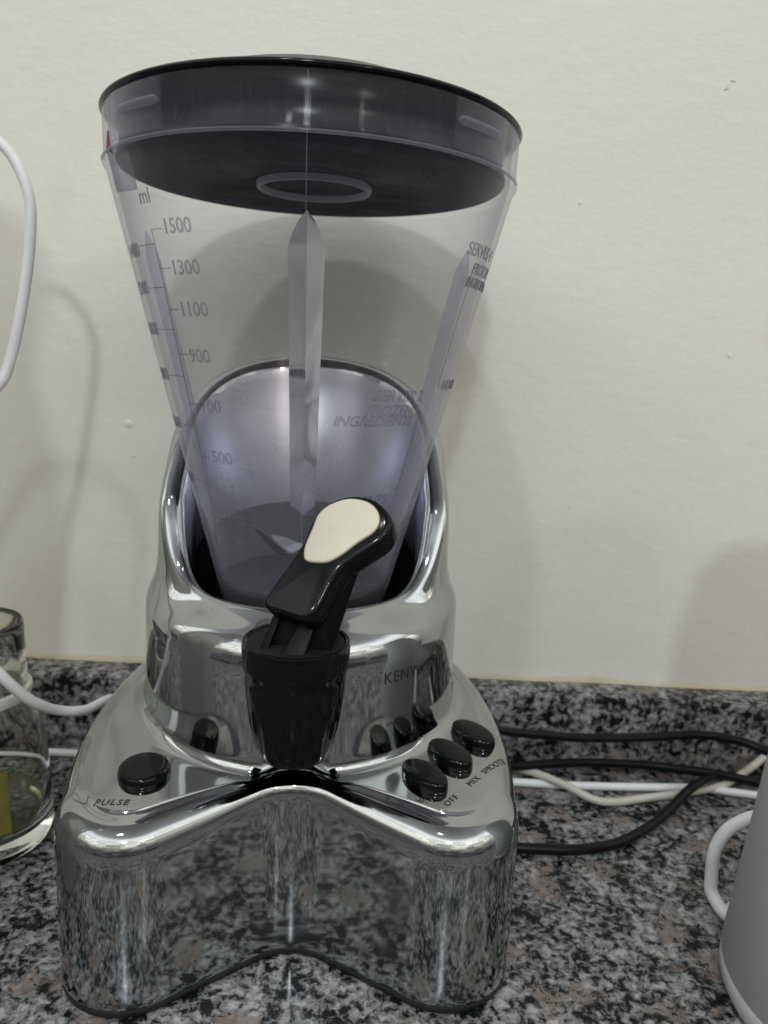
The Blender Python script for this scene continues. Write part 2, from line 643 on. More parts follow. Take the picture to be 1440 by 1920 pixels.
def tag(o, label, cat, group=None):
    o['label'] = label
    o['category'] = cat
    if group:
        o['group'] = group
    return o


def box_mesh(name, x0, x1, y0, y1, z0, z1, mat, parent=None, bev=0.0):
    bm = bmesh.new()
    bmesh.ops.create_cube(bm, size=1.0)
    for v in bm.verts:
        v.co = Vector((x0 if v.co.x < 0 else x1, y0 if v.co.y < 0 else y1, z0 if v.co.z < 0 else z1))
    if bev:
        bmesh.ops.bevel(bm, geom=list(bm.edges), offset=bev, segments=3, profile=0.5, affect='EDGES')
    me = bpy.data.meshes.new(name)
    bm.to_mesh(me)
    bm.free()
    me.materials.append(mat)
    if bev:
        me.polygons.foreach_set('use_smooth', [True] * len(me.polygons))
    o = bpy.data.objects.new(name, me)
    COL.objects.link(o)
    if parent is not None:
        o.parent = parent
    return o


def text_mesh(body, size, outline=False, italic=0.0, spacing=1.0, thick=0.00012, res=3):
    """a text as plain mesh vertices, centred on its origin, in the xy plane"""
    cu = bpy.data.curves.new('lettering', 'FONT')
    cu.body = body
    cu.size = size
    cu.align_x = 'CENTER'
    cu.align_y = 'CENTER'
    cu.shear = italic
    cu.space_character = spacing
    cu.resolution_u = res
    if outline:
        cu.fill_mode = 'NONE'
        cu.bevel_depth = thick
        cu.bevel_resolution = 1
    else:
        cu.extrude = thick
    ob = bpy.data.objects.new('lettering', cu)
    COL.objects.link(ob)
    dg = bpy.context.evaluated_depsgraph_get()
    me = bpy.data.meshes.new_from_object(ob.evaluated_get(dg))
    bpy.data.objects.remove(ob)
    bpy.data.curves.remove(cu)
    return me


def add_lettering(me, mat, fn, parent):
    for v in me.vertices:
        v.co = fn(v.co)
    me.materials.clear()
    me.materials.append(mat)
    me.update()
    me.name = 'lettering'
    o = bpy.data.objects.new('lettering', me)
    COL.objects.link(o)
    o.parent = parent
    return o


# ------------------------------------------------------------------ setting
counter = box_mesh('countertop', -1.2, 1.3, -0.62, 0.0925, -0.03, 0.0, M['granite'])
counter['kind'] = 'structure'
splash = box_mesh('backsplash', -1.2, 1.3, 0.093, 0.1175, -0.03, 0.0505, M['granite'], None, 0.0022)
splash['kind'] = 'structure'
wall = mesh_obj('wall', [(-1.6, 0.118, -0.1), (1.7, 0.118, -0.1), (1.7, 0.118, 1.6), (-1.6, 0.118, 1.6),
                         (-1.6, 0.2, -0.1), (1.7, 0.2, -0.1), (1.7, 0.2, 1.6), (-1.6, 0.2, 1.6)],
                [[0, 1, 2, 3], [4, 7, 6, 5], [0, 4, 5, 1], [3, 2, 6, 7], [0, 3, 7, 4], [1, 5, 6, 2]], M['wall'],
                None, False)
wall['kind'] = 'structure'
# line of old caulk where the backsplash meets the wall
cv, cf = [], []
nseg = 260
for i in range(nseg + 1):
    x = -0.55 + 1.2 * i / nseg
    h = 0.0024 + 0.0009 * math.sin(x * 61) * math.sin(x * 23 + 1) + random.uniform(-0.0003, 0.0003)
    d = 0.0022 + 0.0006 * math.sin(x * 47 + 2) + random.uniform(-0.0002, 0.0002)
    cv += [(x, 0.1178, 0.0508 + h), (x, 0.1178 - d * 0.55, 0.0508 + h * 0.5), (x, 0.1178 - d, 0.0506)]
for i in range(nseg):
    for k in range(2):
        cf.append([i * 3 + k, (i + 1) * 3 + k, (i + 1) * 3 + k + 1, i * 3 + k + 1])
mesh_obj('caulk_line', cv, cf, M['caulk'], wall)

# chips and lumps in the paint
CHIPS = [(0.2267, 0.4234, 0.0015, 0.0030, 0.3), (0.2290, 0.4262, 0.0022, 0.0009, 0.2), (0.1473, 0.3556, 0.0011, 0.0013, 0.0),
         (0.2481, 0.2702, 0.0012, 0.0013, 0.4), (0.1587, 0.1705, 0.0008, 0.0009, 0.8), (-0.1237, 0.1905, 0.0008, 0.0010, 0.3)]
chip_bm = bmesh.new()
bmesh.ops.create_icosphere(chip_bm, subdivisions=2, radius=1.0)
for v_ in chip_bm.verts:
    f_ = 1 + 0.35 * math.sin(v_.co.x * 5 + 1) * math.cos(v_.co.z * 4) + random.uniform(-0.12, 0.12)
    v_.co = Vector((v_.co.x * f_, v_.co.y * 0.5, v_.co.z * f_))
chip_me = bpy.data.meshes.new('paint_chip')
chip_bm.to_mesh(chip_me)
chip_bm.free()
chip_me.materials.append(M['wall'])
chip_me.polygons.foreach_set('use_smooth', [True] * len(chip_me.polygons))
for x_, z_, sx_, sz_, ro_ in CHIPS:
    c_ = bpy.data.objects.new('paint_chip', chip_me)
    COL.objects.link(c_)
    c_.parent = wall
    c_.location = (x_, 0.118, z_)
    c_.scale = (sx_, 0.0009, sz_)
    c_.rotation_euler = (0, ro_, 0)

# ------------------------------------------------------------------ the blender
blender = thing('blender', 'chrome smoothie blender with clear graduated jug, black lid and black pouring tap', 'blender',
                (0, 0, 0), 0.072)


def smooth01(t):
    t = min(1.0, max(0.0, t))
    return t * t * (3 - 2 * t)


def interp(x, xs, ys):
    return float(np.interp(x, xs, ys))


def Rj(z):
    return interp(z, [0.13, 0.172, 0.20, 0.25, 0.30, 0.3265, 0.336, 0.36],
                  [0.0375, 0.0484, 0.0558, 0.0685, 0.0812, 0.0880, 0.0903, 0.0905])


def plate_z(y):
    return 0.0935 + 0.1 * y


RC = 0.0768


def footprint(npts=104):
    """right half of the base outline, from the notch in front to the back, evenly spaced"""
    pts = []
    a = Vector((0, -0.103))
    b = Vector((0.0659, -0.0838))
    ra, rb = 0.023, 0.0294
    d = b - a
    base = math.atan2(d.y, d.x)
    off = math.acos((ra + rb) / d.length)
    ang = base + off
    for k in range(40):
        t = math.pi / 2 + (ang - math.pi / 2) * k / 39
        pts.append((a.x + ra * math.cos(t), a.y + ra * math.sin(t)))
    t0 = ang - math.pi
    for k in range(60):
        t = t0 + (R(4) - t0) * k / 59
        pts.append((b.x + rb * math.cos(t), b.y + rb * math.sin(t)))
    tail = spline([(p[0], p[1], 0) for p in
                   [pts[-1], (0.0982, -0.062), (0.0995, -0.042), (0.0985, -0.015), (0.0945, 0.010), (0.0880, 0.032),
                    (0.0775, 0.051), (0.0620, 0.067), (0.0390, 0.0795), (0.0, 0.0850)]], 20)
    pts += [(p.x, p.y) for p in tail[1:]]
    P = np.array(pts)
    s = np.concatenate([[0], np.cumsum(np.hypot(*np.diff(P, axis=0).T))])
    q = np.linspace(0, s[-1], npts)
    return np.stack([np.interp(q, s, P[:, 0]), np.interp(q, s, P[:, 1])], 1)


half = footprint()
outline = np.concatenate([half, (half * [-1, 1])[1:-1][::-1]])
NO = len(outline)
nxt = np.roll(outline, -1, 0)
prv = np.roll(outline, 1, 0)
tg = nxt - prv
tg /= np.linalg.norm(tg, axis=1)[:, None]
inward = np.stack([-tg[:, 1], tg[:, 0]], 1)


def rim_height(phi):
    # crest of the cradle, low in front and rising smoothly to the back
    c = (1 - math.cos(phi)) / 2
    return 0.1530 + 0.1062 * (0.50 * c + 0.50 * c * c * (3 - 2 * c)) - 0.006 * math.sin(phi) ** 2


rings = None
profiles = []
for i in range(NO):
    p = Vector(outline[i])
    nrm = Vector(inward[i])
    phi = math.atan2(p.x, -p.y)
    ux, uy = math.sin(phi), -math.cos(phi)
    front = 1 - smooth01((abs(phi) - 0.10) / 0.35)
    bev = 0.0128 - 0.0050 * front
    zp0 = plate_z(p.y)
    prof = [(p.x + nrm.x * 0.004, p.y + nrm.y * 0.004, 0.0035), (p.x + nrm.x * 0.0006, p.y + nrm.y * 0.0006, 0.0037),
            (p.x, p.y, 0.0048), (p.x, p.y, 0.03), (p.x, p.y, 0.055), (p.x, p.y, zp0 - bev - 0.003)]
    for a in (0, 18, 36, 54, 72, 90):
        ins = bev * (1 - math.cos(R(a)))
        zz = zp0 - bev + bev * math.sin(R(a))
        prof.append((p.x + nrm.x * ins, p.y + nrm.y * ins, zz))
    qx, qy = prof[-1][0], prof[-1][1]
    qr = math.hypot(qx, qy)
    fil = 0.0065
    rf = min(RC + fil, qr - 0.0012)
    fil = min(fil, max(0.003, rf - 0.068))
    cx, cyy = ux * rf, uy * rf
    for f in (0.03, 0.08, 0.35, 0.7, 0.94):
        x, y = qx + (cx - qx) * f, qy + (cyy - qy) * f
        prof.append((x, y, plate_z(y)))
    zc = plate_z(cyy)
    rfoot = rf - fil
    for a in (0, 30, 60, 90):
        r = rf - fil * math.sin(R(a))
        prof.append((ux * r, uy * r, zc + fil * (1 - math.cos(R(a)))))
    prof.append((ux * (rfoot * 0.4 + RC * 0.6), uy * (rfoot * 0.4 + RC * 0.6), 0.116))
    # collar, shoulder, cradle and its rolled lip
    zr = rim_height(phi)
    t = smooth01((zr - 0.153) / 0.040)
    zt = zr - 0.006
    tb = max(0.0, Rj(zr - 0.007) + 0.0028 - 0.0580)
    rin = 0.0580 + math.sqrt(tb * tb + 0.0015 ** 2) - 0.0015
    rout = rin + 0.0126
    zb = zt - 0.150
    F = [(RC, 0.128), (RC - 0.0001, 0.1335), (0.0752, 0.1390), (0.0720, 0.1430), (0.0685, 0.1455), (0.0650, 0.1478),
         (0.0618, 0.1500), (0.0598, 0.1518), (0.0580, 0.1526), (0.0565, 0.1522), (0.0556, 0.1505), (0.0553, 0.1480),
         (0.0551, 0.1450), (0.0550, 0.1420), (0.0550, 0.1390)]
    zm = max(zb, 0.004)
    S = [(RC, 0.128), (RC, 0.1395), (0.0762, 0.1452), (0.0744, 0.1490),
         (max(0.0722, rout + 0.0005), 0.150 + min(0.0040, 0.3 * zm)),
         (rout + 0.0001, 0.150 + min(0.0140, 0.7 * zm)),
         (rout, zt), (rout - 0.0018, zr - 0.0016), (rout - 0.0055, zr), (rin + 0.0022, zr - 0.0012),
         (rin, zr - 0.0055)] + [
         (max(0.0545, Rj(z_) + 0.0026), z_) for z_ in (zr - 0.020, 0.152 + (zr - 0.172) * 0.62, 0.152 + (zr - 0.172) * 0.30, 0.152)]
    for (fr, fz), (sr, sz) in zip(F, S):
        r = fr + (sr - fr) * t
        z = fz + (sz - fz) * t
        prof.append((ux * r, uy * r, z))
    for (r, z) in ((0.0530, 0.130), (0.0500, 0.122), (0.044, 0.120), (0.010, 0.120)):
        prof.append((ux * r, uy * r, z))
    profiles.append(prof)
NR = len(profiles[0])
bv = [v for pr in profiles for v in pr]
bf = []
for i in range(NO):
    j = (i + 1) % NO
    for k in range(NR - 1):
        bf.append([i * NR + k, j * NR + k, j * NR + k + 1, i * NR + k + 1])
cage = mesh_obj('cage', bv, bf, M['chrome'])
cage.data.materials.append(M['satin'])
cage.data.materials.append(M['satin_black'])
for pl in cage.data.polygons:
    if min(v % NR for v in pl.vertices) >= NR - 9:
        pl.material_index = 1 if sum(cage.data.vertices[v].co.z for v in pl.vertices) > 4 * 0.166 else 2  # lower interior blackened: occlusion shade put into the colour of the same metal
ss = cage.modifiers.new('s', 'SUBSURF')
ss.levels = ss.render_levels = 2
dg = bpy.context.evaluated_depsgraph_get()
me = bpy.data.meshes.new_from_object(cage.evaluated_get(dg))
bpy.data.objects.remove(cage)
me.name = 'base_housing'
me.polygons.foreach_set('use_smooth', [True] * len(me.polygons))
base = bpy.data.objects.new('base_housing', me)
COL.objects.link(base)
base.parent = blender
bm = bmesh.new()
bm.from_mesh(me)
bvh = BVHTree.FromBMesh(bm)
bm.free()


def on_plate(x, y):
    hit = bvh.ray_cast(Vector((x, y, 0.125)), Vector((0, 0, -1)))
    return hit[0], hit[1]


# black foot strip under the chrome
fv, ff = [], []
for i in range(NO):
    p, n_ = outline[i], inward[i]
    for ins, z in ((0.010, 0.0004), (0.0018, 0.0004), (0.0007, 0.0012), (0.0005, 0.0040), (0.0030, 0.0060)):
        fv.append((p[0] + n_[0] * ins, p[1] + n_[1] * ins, z))
for i in range(NO):
    j = (i + 1) % NO
    for k in range(4):
        ff.append([i * 5 + k, j * 5 + k, j * 5 + k + 1, i * 5 + k + 1])
mesh_obj('foot_strip', fv, ff, M['foot'], blender)


# buttons
def button(x, y, rx, ry, rot, h, label):
    c, n = on_plate(x, y)
    prof = [(1.0, -0.0015), (1.02, 0.0), (1.03, 0.0006), (1.02, 0.0014), (1.01, h - 0.0022), (0.995, h - 0.0013),
            (0.96, h - 0.0006), (0.90, h - 0.0001), (0.82, h + 0.0001), (0.5, h + 0.0003), (0.25, h + 0.0004), (0.0, h + 0.0004)]
    o = lathe('push_button', [(r, z) for r, z in prof], M['black'], blender, 64, False, rx, ry, sharp=80)
    q = Vector((0, 0, 1)).rotation_difference(n)
    o.rotation_mode = 'QUATERNION'
    o.rotation_quaternion = q @ Matrix.Rotation(rot, 4, 'Z').to_quaternion()
    o.location = c
    o['label'] = label
    return o


button(-0.0622, -0.0762, 0.0105, 0.0105, 0, 0.0039, 'round black button above the word PULSE')
for (x, y), lab in (((0.0552, -0.0790), 'oval black button beside the word OFF'),
                    ((0.0682, -0.0637), 'oval black button beside the word MIX'),
                    ((0.0812, -0.0480), 'oval black button beside the word SMOOTH')):
    button(x, y, 0.0117, 0.0068, R(-50), 0.0044, lab)


# printed words on the plate
def plate_text(body, size, x, y, rot, italic=0.0, spacing=1.1):
    me_ = text_mesh(body, size, False, italic, spacing, 0.00004)
    c, s = math.cos(rot), math.sin(rot)

    def fn(v):
        X, Y = x + v.x * c - v.y * s, y + v.x * s + v.y * c
        h, n = on_plate(X, Y)
        return h + n * (0.00012 + v.z)
    add_lettering(me_, M['ink'], fn, base)


plate_text('PULSE', 0.0046, -0.0707, -0.0948, 0.0, 0.18, 1.15)
plate_text('OFF', 0.0042, 0.0648, -0.0925, R(46), 0.0, 1.2)
plate_text('MIX', 0.0042, 0.0762, -0.0798, R(46), 0.0, 1.1)
plate_text('SMOOTH', 0.0042, 0.0876, -0.0676, R(46), 0.0, 1.05)


def collar_text(body, size, ang, z):
    me_ = text_mesh(body, size, False, 0.0, 1.05, 0.00004)

    def fn(v):
        a = R(ang) + v.x / RC
        d = Vector((math.sin(a), -math.cos(a), 0))
        h = bvh.ray_cast(d * 0.2 + Vector((0, 0, z + v.y)), -d)
        return h[0] + h[1] * (0.00012 + v.z)
    add_lettering(me_, M['ink'], fn, base)


collar_text('KENWOOD', 0.0072, 43.5, 0.1254)

# ---- jug
prof = []
zs = [0.131, 0.14, 0.15, 0.16, 0.172, 0.19, 0.21, 0.23, 0.25, 0.27, 0.29, 0.305, 0.316, 0.3225, 0.3265, 0.3298, 0.333]
for z in zs:
    prof.append((Rj(z), z))
prof += [(0.0905, 0.3343), (0.0911, 0.3352), (0.0909, 0.3361), (0.0904, 0.3366), (0.0905, 0.345), (0.0907, 0.3545),
         (0.0903, 0.3552), (0.0890, 0.3552), (0.0885, 0.3545)]
for z in [0.345, 0.3366, 0.333, 0.3298, 0.3265, 0.3225, 0.316, 0.305, 0.29, 0.27, 0.25, 0.23, 0.21, 0.19, 0.172, 0.16, 0.15]:
    prof.append((Rj(z) - 0.0024, z))
prof += [(0.030, 0.1475), (0.0, 0.147), (0.0, 0.131)]
jug = lathe('jug', prof, M['clear'], blender, 144, False, sharp=50)


def cone_pt(ang, z, off=0.0):
    r = Rj(z) + off
    return Vector((r * math.sin(ang), -r * math.cos(ang), z))


# V-shaped ribs pressed into the jug wall
def rib(ang, z_tip, z_full, z_bot, half_top, half_bot, depth, mat):
    rows = []
    steps = [z_tip, z_tip - 0.25 * (z_tip - z_full), z_tip - 0.5 * (z_tip - z_full), z_tip - 0.75 * (z_tip - z_full), z_full]
    fr = [0.02, 0.42, 0.68, 0.87, 1.0]
    body = [z_full + (z_bot - z_full) * k / 12 for k in range(1, 13)]
    for z, f in list(zip(steps, fr)) + [(z, 1.0) for z in body]:
        k = (z_full - z) / (z_full - z_bot)
        w = (half_top + (half_bot - half_top) * max(0, k)) * f
        dp = depth * f
        if k > 0.80:
            dp = depth * (1 - ((k - 0.80) / 0.20) * 0.93)
        rows.append((z, w, dp))
    V, Fc = [], []
    for z, w, dp in rows:
        Ri = Rj(z) - 0.0026
        for s, d_ in ((-1, 0), (-0.5, 0.56), (0, 1.0), (0.5, 0.56), (1, 0), (0, 0)):
            a = ang + s * w / Ri
            r = Ri - dp * d_
            V.append((r * math.sin(a), -r * math.cos(a), z))
    for i in range(len(rows) - 1):
        for k in range(6):
            k2 = (k + 1) % 6
            Fc.append([i * 6 + k, i * 6 + k2, (i + 1) * 6 + k2, (i + 1) * 6 + k])
    Fc.append([0, 1, 2, 3, 4, 5])
    n0 = (len(rows) - 1) * 6
    Fc.append([n0 + k for k in range(6)][::-1])
    o = mesh_obj('rib', V, Fc, mat, jug)
    return crisp(o, 22)


rib(0.0, 0.3110, 0.2985, 0.1930, 0.0068, 0.0052, 0.0085, M['rib'])
for s in (-1, 1):
    rib(s * R(54.5), 0.3055, 0.2945, 0.1990, 0.0062, 0.0046, 0.0036, M['rib_side'])
# mould seam down the front of the jug
tube('seam', [cone_pt(R(-0.2), z, 0.0000) for z in np.linspace(0.3545, 0.16, 40)], 0.00009, M['frost'], jug, 6)


# raised figures and scale lines; dark edges and lighter faces put relief shading into colour
def jug_text(body, size, ang, z, italic=0.0, spacing=1.0):
    me_ = text_mesh(body, size, True, italic, spacing, 0.00010)
    face = text_mesh(body, size, False, italic, spacing, 0.00004)
    a0 = R(ang)

    def fn(v):
        zz = z + v.y * 0.965
        a = a0 + v.x / Rj(zz)
        r = Rj(zz) + 0.0001 + v.z
        return Vector((r * math.sin(a), -r * math.cos(a), zz))
    o = add_lettering(me_, M['emboss'], fn, jug)
    for v in face.vertices:
        v.co = fn(v.co)
    bm_ = bmesh.new()
    bm_.from_mesh(o.data)
    n0 = len(bm_.faces)
    face.materials.clear()
    bm_.from_mesh(face)
    bm_.faces.ensure_lookup_table()
    for f in bm_.faces[n0:]:
        f.material_index = 1
    o.data.materials.append(M['emboss_face'])
    bm_.to_mesh(o.data)
    bm_.free()
    bpy.data.meshes.remove(face)


SZ = 0.0078
jug_text('ml', 0.0080, -47.2, 0.3165)
for b_, z_, an in (('1500', 0.3052, -36.6), ('1300', 0.2905, -36.3), ('1100', 0.2753, -36.0), ('900', 0.2574, -37.0),
                   ('700', 0.2374, -36.2), ('500', 0.2156, -35.2), ('300', 0.1882, -33.8)):
    jug_text(b_, SZ, an, z_)
for b_, z_, an in (('1400', 0.2984, -63.5), ('1200', 0.2839, -64.4), ('1000', 0.2676, -65.2), ('800', 0.2488, -65.3),
                   ('600', 0.2279, -65.4), ('400', 0.2032, -66.9)):
    jug_text(b_, SZ, an, z_)
jug_text('SERVES 2', 0.0068, 35.5, 0.2448, 0.2)
jug_text('FROZEN', 0.0064, 32.6, 0.2387, 0.2)
jug_text('INGREDIENTS', 0.0064, 27.3, 0.2342, 0.2, 0.95)
jug_text('CUPS', 0.0060, 33.0, 0.1993, 0.1)
jug_text('SERVES 4', 0.0074, 60.5, 0.3050, 0.1)
jug_text('FROZEN', 0.0066, 65.5, 0.2980, 0.1)
jug_text('INGREDIENTS', 0.0060, 66.5, 0.2925, 0.1, 0.85)
jug_text('LIQUID', 0.0062, 68.0, 0.2494, 0.1)


def scale_line(pts, rad=0.00017):
    path = []
    for (a0, z0), (a1, z1) in zip(pts[:-1], pts[1:]):
        n = max(2, int(abs(a1 - a0) / 2 + abs(z1 - z0) / 0.006) + 1)
        for k in range(n):
            path.append(cone_pt(R(a0 + (a1 - a0) * k / n), z0 + (z1 - z0) * k / n, 0.00012))
    path.append(cone_pt(R(pts[-1][0]), pts[-1][1], 0.00012))
    return tube('scale_line', path, rad, M['emboss'], jug, 6)


scale_line([(-42.6, 0.3047), (-47.2, 0.3049), (-47.2, 0.290), (-47.5, 0.258), (-48.0, 0.215), (-49.3, 0.187), (-53.5, 0.1732)])
for z in (0.2907, 0.2754, 0.2580, 0.2377, 0.2153, 0.1870):
    scale_line([(-42.4, z), (-47.3, z)])
for z in (0.2998, 0.2838, 0.2676, 0.2488, 0.2279, 0.2032):
    scale_line([(-58.6, z), (-47.6, z)])
scale_line([(43.5, 0.2368), (47.9, 0.2368), (47.9, 0.2352), (46.4, 0.2039), (43.0, 0.2036)])
scale_line([(63, 0.3000), (57.3, 0.3000), (55.8, 0.2489), (59.5, 0.2489)])


# thickened locking panels with an oblong stop on each, near the rim
def locking_panel(sgn):
    V, Fc = [], []
    na = 22
    for k in range(na + 1):
        a = sgn * R(35.5 + (57.5 - 35.5) * k / na)
        for r, z in ((0.09075, 0.3370), (0.0914, 0.3374), (0.0914, 0.3540), (0.0909, 0.3544)):
            V.append((r * math.sin(a), -r * math.cos(a), z))
    for k in range(na):
        for q in range(4):
            q2 = (q + 1) % 4
            Fc.append([k * 4 + q, (k + 1) * 4 + q, (k + 1) * 4 + q2, k * 4 + q2])
    Fc.append([0, 1, 2, 3])
    Fc.append([na * 4 + q for q in range(4)])
    crisp(mesh_obj('locking_panel', V, Fc, M['clear'], jug))
    V, Fc = [], []
    na, nb = 30, 12
    for k in range(na + 1):
        u = -1 + 2 * k / na
        hh = 0.0017 * math.sqrt(max(0.0, 1 - max(0, (abs(u) - 0.8) / 0.2) ** 2)) + 0.0001
        a = sgn * R(44.5) + u * R(8.2)
        for q in range(nb):
            b_ = 2 * math.pi * q / nb
            r = 0.0915 + 0.0010 * math.sin(b_)
            V.append((r * math.sin(a), -r * math.cos(a), 0.3468 + hh * math.cos(b_)))
    for k in range(na):
        for q in range(nb):
            q2 = (q + 1) % nb
            Fc.append([k * nb + q, (k + 1) * nb + q, (k + 1) * nb + q2, k * nb + q2])
    Fc.append(list(range(nb)))
    Fc.append([na * nb + q for q in range(nb)])
    mesh_obj('locking_stop', V, Fc, M['frost2'], jug)


lathe('rim_bead', [(0.0911 + 0.0006 * math.cos(a), 0.3352 + 0.0007 * math.sin(a)) for a in [2 * math.pi * k / 10 for k in range(10)]],
      M['frost2'], jug, 96, True, a0=R(-72), a1=R(72))
locking_panel(-1)
locking_panel(1)
# clear lug with a small red mark on the left of the rim
lug_pts = [cone_pt(R(-61.5), z, -0.003) for z in np.linspace(0.3365, 0.3215, 8)]
tube('lug', lug_pts, 0.0042, M['frost2'], jug, 16)
mk = [cone_pt(R(a), z, 0.0006) for a, z in ((-63.2, 0.3365), (-61.6, 0.3425), (-60.2, 0.3365), (-59.0, 0.3335),
                                            (-61.4, 0.3352), (-64.0, 0.3350))]
mk_b = [cone_pt(R(a), z, 0.0001) for a, z in ((-63.2, 0.3365), (-61.6, 0.3425), (-60.2, 0.3365), (-59.0, 0.3335),
                                              (-61.4, 0.3352), (-64.0, 0.3350))]
mesh_obj('red_mark', mk + mk_b, [list(range(6)), list(range(6, 12))] + [[k, (k + 1) % 6, (k + 1) % 6 + 6, k + 6] for k in range(6)],
         M['red'], jug, False)

# ---- blade unit inside the jug
bu = lathe('blade_unit', [(0.0, 0.1480), (0.0405, 0.1480), (0.0412, 0.1500), (0.0395, 0.1520), (0.016, 0.1530), (0.013, 0.1545), (0.0095, 0.1600),
                     (0.0085, 0.1625), (0.0, 0.1632)], M['satin_black'], blender, 64)


def blade(ang, length, lift, twist):
    V = []
    d = Vector((math.sin(ang), -math.cos(ang), 0))
    s = Vector((math.cos(ang), math.sin(ang), 0))
    for t, w in ((0.0, 0.0055), (0.35, 0.0052), (0.7, 0.0042), (1.0, 0.0004)):
        p = d * (0.004 + length * min(t, 0.4 + 0.6 * t)) + Vector((0, 0, 0.1625 + lift * max(0, t - 0.3) / 0.7))
        for k, h in ((-1, 0.0), (1, 0.0), (1, 0.0012), (-1, 0.0012)):
            V.append(p + s * w * k + Vector((0, 0, h + twist * k * w)))
    Fc = []
    for i in range(3):
        for k in range(4):
            k2 = (k + 1) % 4
            Fc.append([i * 4 + k, i * 4 + k2, (i + 1) * 4 + k2, (i + 1) * 4 + k])
    Fc += [[0, 1, 2, 3], [12, 13, 14, 15]]
    mesh_obj('blade', V, Fc, M['steel'], bu, False)


blade(R(-52), 0.026, 0.017, 0.2)
blade(R(38), 0.026, 0.002, -0.15)
blade(R(128), 0.026, 0.017, 0.2)
blade(R(218), 0.026, 0.002, -0.15)

# ---- lid
lid = lathe('lid', [(0.0, 0.3760), (0.022, 0.3756), (0.038, 0.3742), (0.050, 0.3721), (0.058, 0.3698), (0.066, 0.3665),
                    (0.073, 0.3628), (0.081, 0.3594), (0.0888, 0.3580), (0.0888, 0.3560), (0.0, 0.3560)],
            M['lid'], blender, 144, False, sharp=60)
lathe('lid_rim', [(0.0886, 0.3581), (0.0905, 0.3579), (0.0914, 0.3573), (0.0918, 0.3565), (0.0914, 0.3557), (0.0900, 0.3555), (0.0886, 0.3556)],
      M['black'], lid, 144, True, sharp=80)
lathe('lid_plug', [(0.0880, 0.3554), (0.0862, 0.3545), (0.0850, 0.3525), (0.0844, 0.3490),
                   (0.0840, 0.3455), (0.0842, 0.3430), (0.0848, 0.3408), (0.0855, 0.3392), (0.0858, 0.3380), (0.0853, 0.3367), (0.0840, 0.3358),
                   (0.0815, 0.3353), (0.0780, 0.3351), (0.0290, 0.3349), (0.0285, 0.3357), (0.0, 0.3361)],
      M['lid_plug'], lid, 144, False, sharp=60)
lathe('filler_ring', [(0.0262, 0.3353), (0.0262, 0.3335), (0.0256, 0.3326), (0.0243, 0.3326), (0.0236, 0.3335), (0.0236, 0.3353)],
      M['frost'], lid, 72, True)

# ---- tap
TX, TY = 0.0004, -0.0955
tap = lathe('tap', [(0.0, 0.1524), (0.0165, 0.1524), (0.0176, 0.1526), (0.0184, 0.1532), (0.0194, 0.1540), (0.0203, 0.1538), (0.0207, 0.1528),
                    (0.0207, 0.1505), (0.0204, 0.1450), (0.0201, 0.1430), (0.0195, 0.1420), (0.0193, 0.1380), (0.0187, 0.1300), (0.0176, 0.1210),
                    (0.0159, 0.1130), (0.0142, 0.1085), (0.0131, 0.1066), (0.0118, 0.1060), (0.0106, 0.1064), (0.0100, 0.1100), (0.0098, 0.1300), (0.0, 0.1300)],
            M['black'], blender, 96, False, center=(TX, TY, 0), sharp=55)
lathe('tap_cap', [(0.0, 0.1534), (0.0150, 0.1534), (0.0188, 0.1532), (0.0190, 0.1526)], M['dusty_black'], tap, 72, center=(TX, TY, 0))
# the stub that joins the tap to the jug through the collar
stub = tube('spout_stub', [Vector((TX, y, 0.1405)) for y in (-0.083, -0.070, -0.055, -0.040)], 0.0112, M['black'], tap, 24)


# ---- lever
P0 = Vector((-0.0037, -0.103, 0.1712))
LN = Vector((-0.2519, -0.7557, 0.6046)).normalized()
LL = Vector((0.6414, 0.3374, 0.6890)).normalized()
LB = LN.cross(LL).normalized()


def closed_spline(pts, per=6):
    n = len(pts)
    out = []
    for i in range(n):
        p0, p1, p2, p3 = [Vector(pts[(i + k) % n]) for k in (-1, 0, 1, 2)]
        for k in range(per):
            t = k / per
            out.append(0.5 * ((2 * p1) + (p2 - p0) * t + (2 * p0 - 5 * p1 + 4 * p2 - p3) * t * t
                              + (3 * p1 - p0 - 3 * p2 + p3) * t ** 3))
    return out


def slab(name, outline2, levels, mat, parent, cap_top=0.0, skew=0.0):
    """levels: (inset, height along the plane normal), from the bottom edge up to the top face"""
    pts = closed_spline(outline2)
    n = len(pts)
    area = sum(pts[i].x * pts[(i + 1) % n].y - pts[(i + 1) % n].x * pts[i].y for i in range(n))
    sg = 1 if area > 0 else -1
    V, Fc = [], []
    cen = sum(pts, Vector((0, 0))) / n
    for ins, h in levels:
        for i in range(n):
            d = (pts[(i + 1) % n] - pts[i - 1]).normalized()
            nn = Vector((-d.y, d.x)) * sg
            p = pts[i] + nn * ins
            V.append(P0 + LL * p.x + LB * (p.y + min(0.0, h) * skew) + LN * h)
    for k in range(len(levels) - 1):
        for i in range(n):
            j = (i + 1) % n
            Fc.append([k * n + i, k * n + j, (k + 1) * n + j, (k + 1) * n + i])
    V.append(P0 + LL * cen.x + LB * cen.y + LN * (levels[0][1]))
    V.append(P0 + LL * cen.x + LB * cen.y + LN * (levels[-1][1] + cap_top))
    a, b = len(V) - 2, len(V) - 1
    top = (len(levels) - 1) * n
    for i in range(n):
        j = (i + 1) % n
        Fc.append([a, j, i])
        Fc.append([b, top + i, top + j])
    return mesh_obj(name, V, Fc, mat, parent)


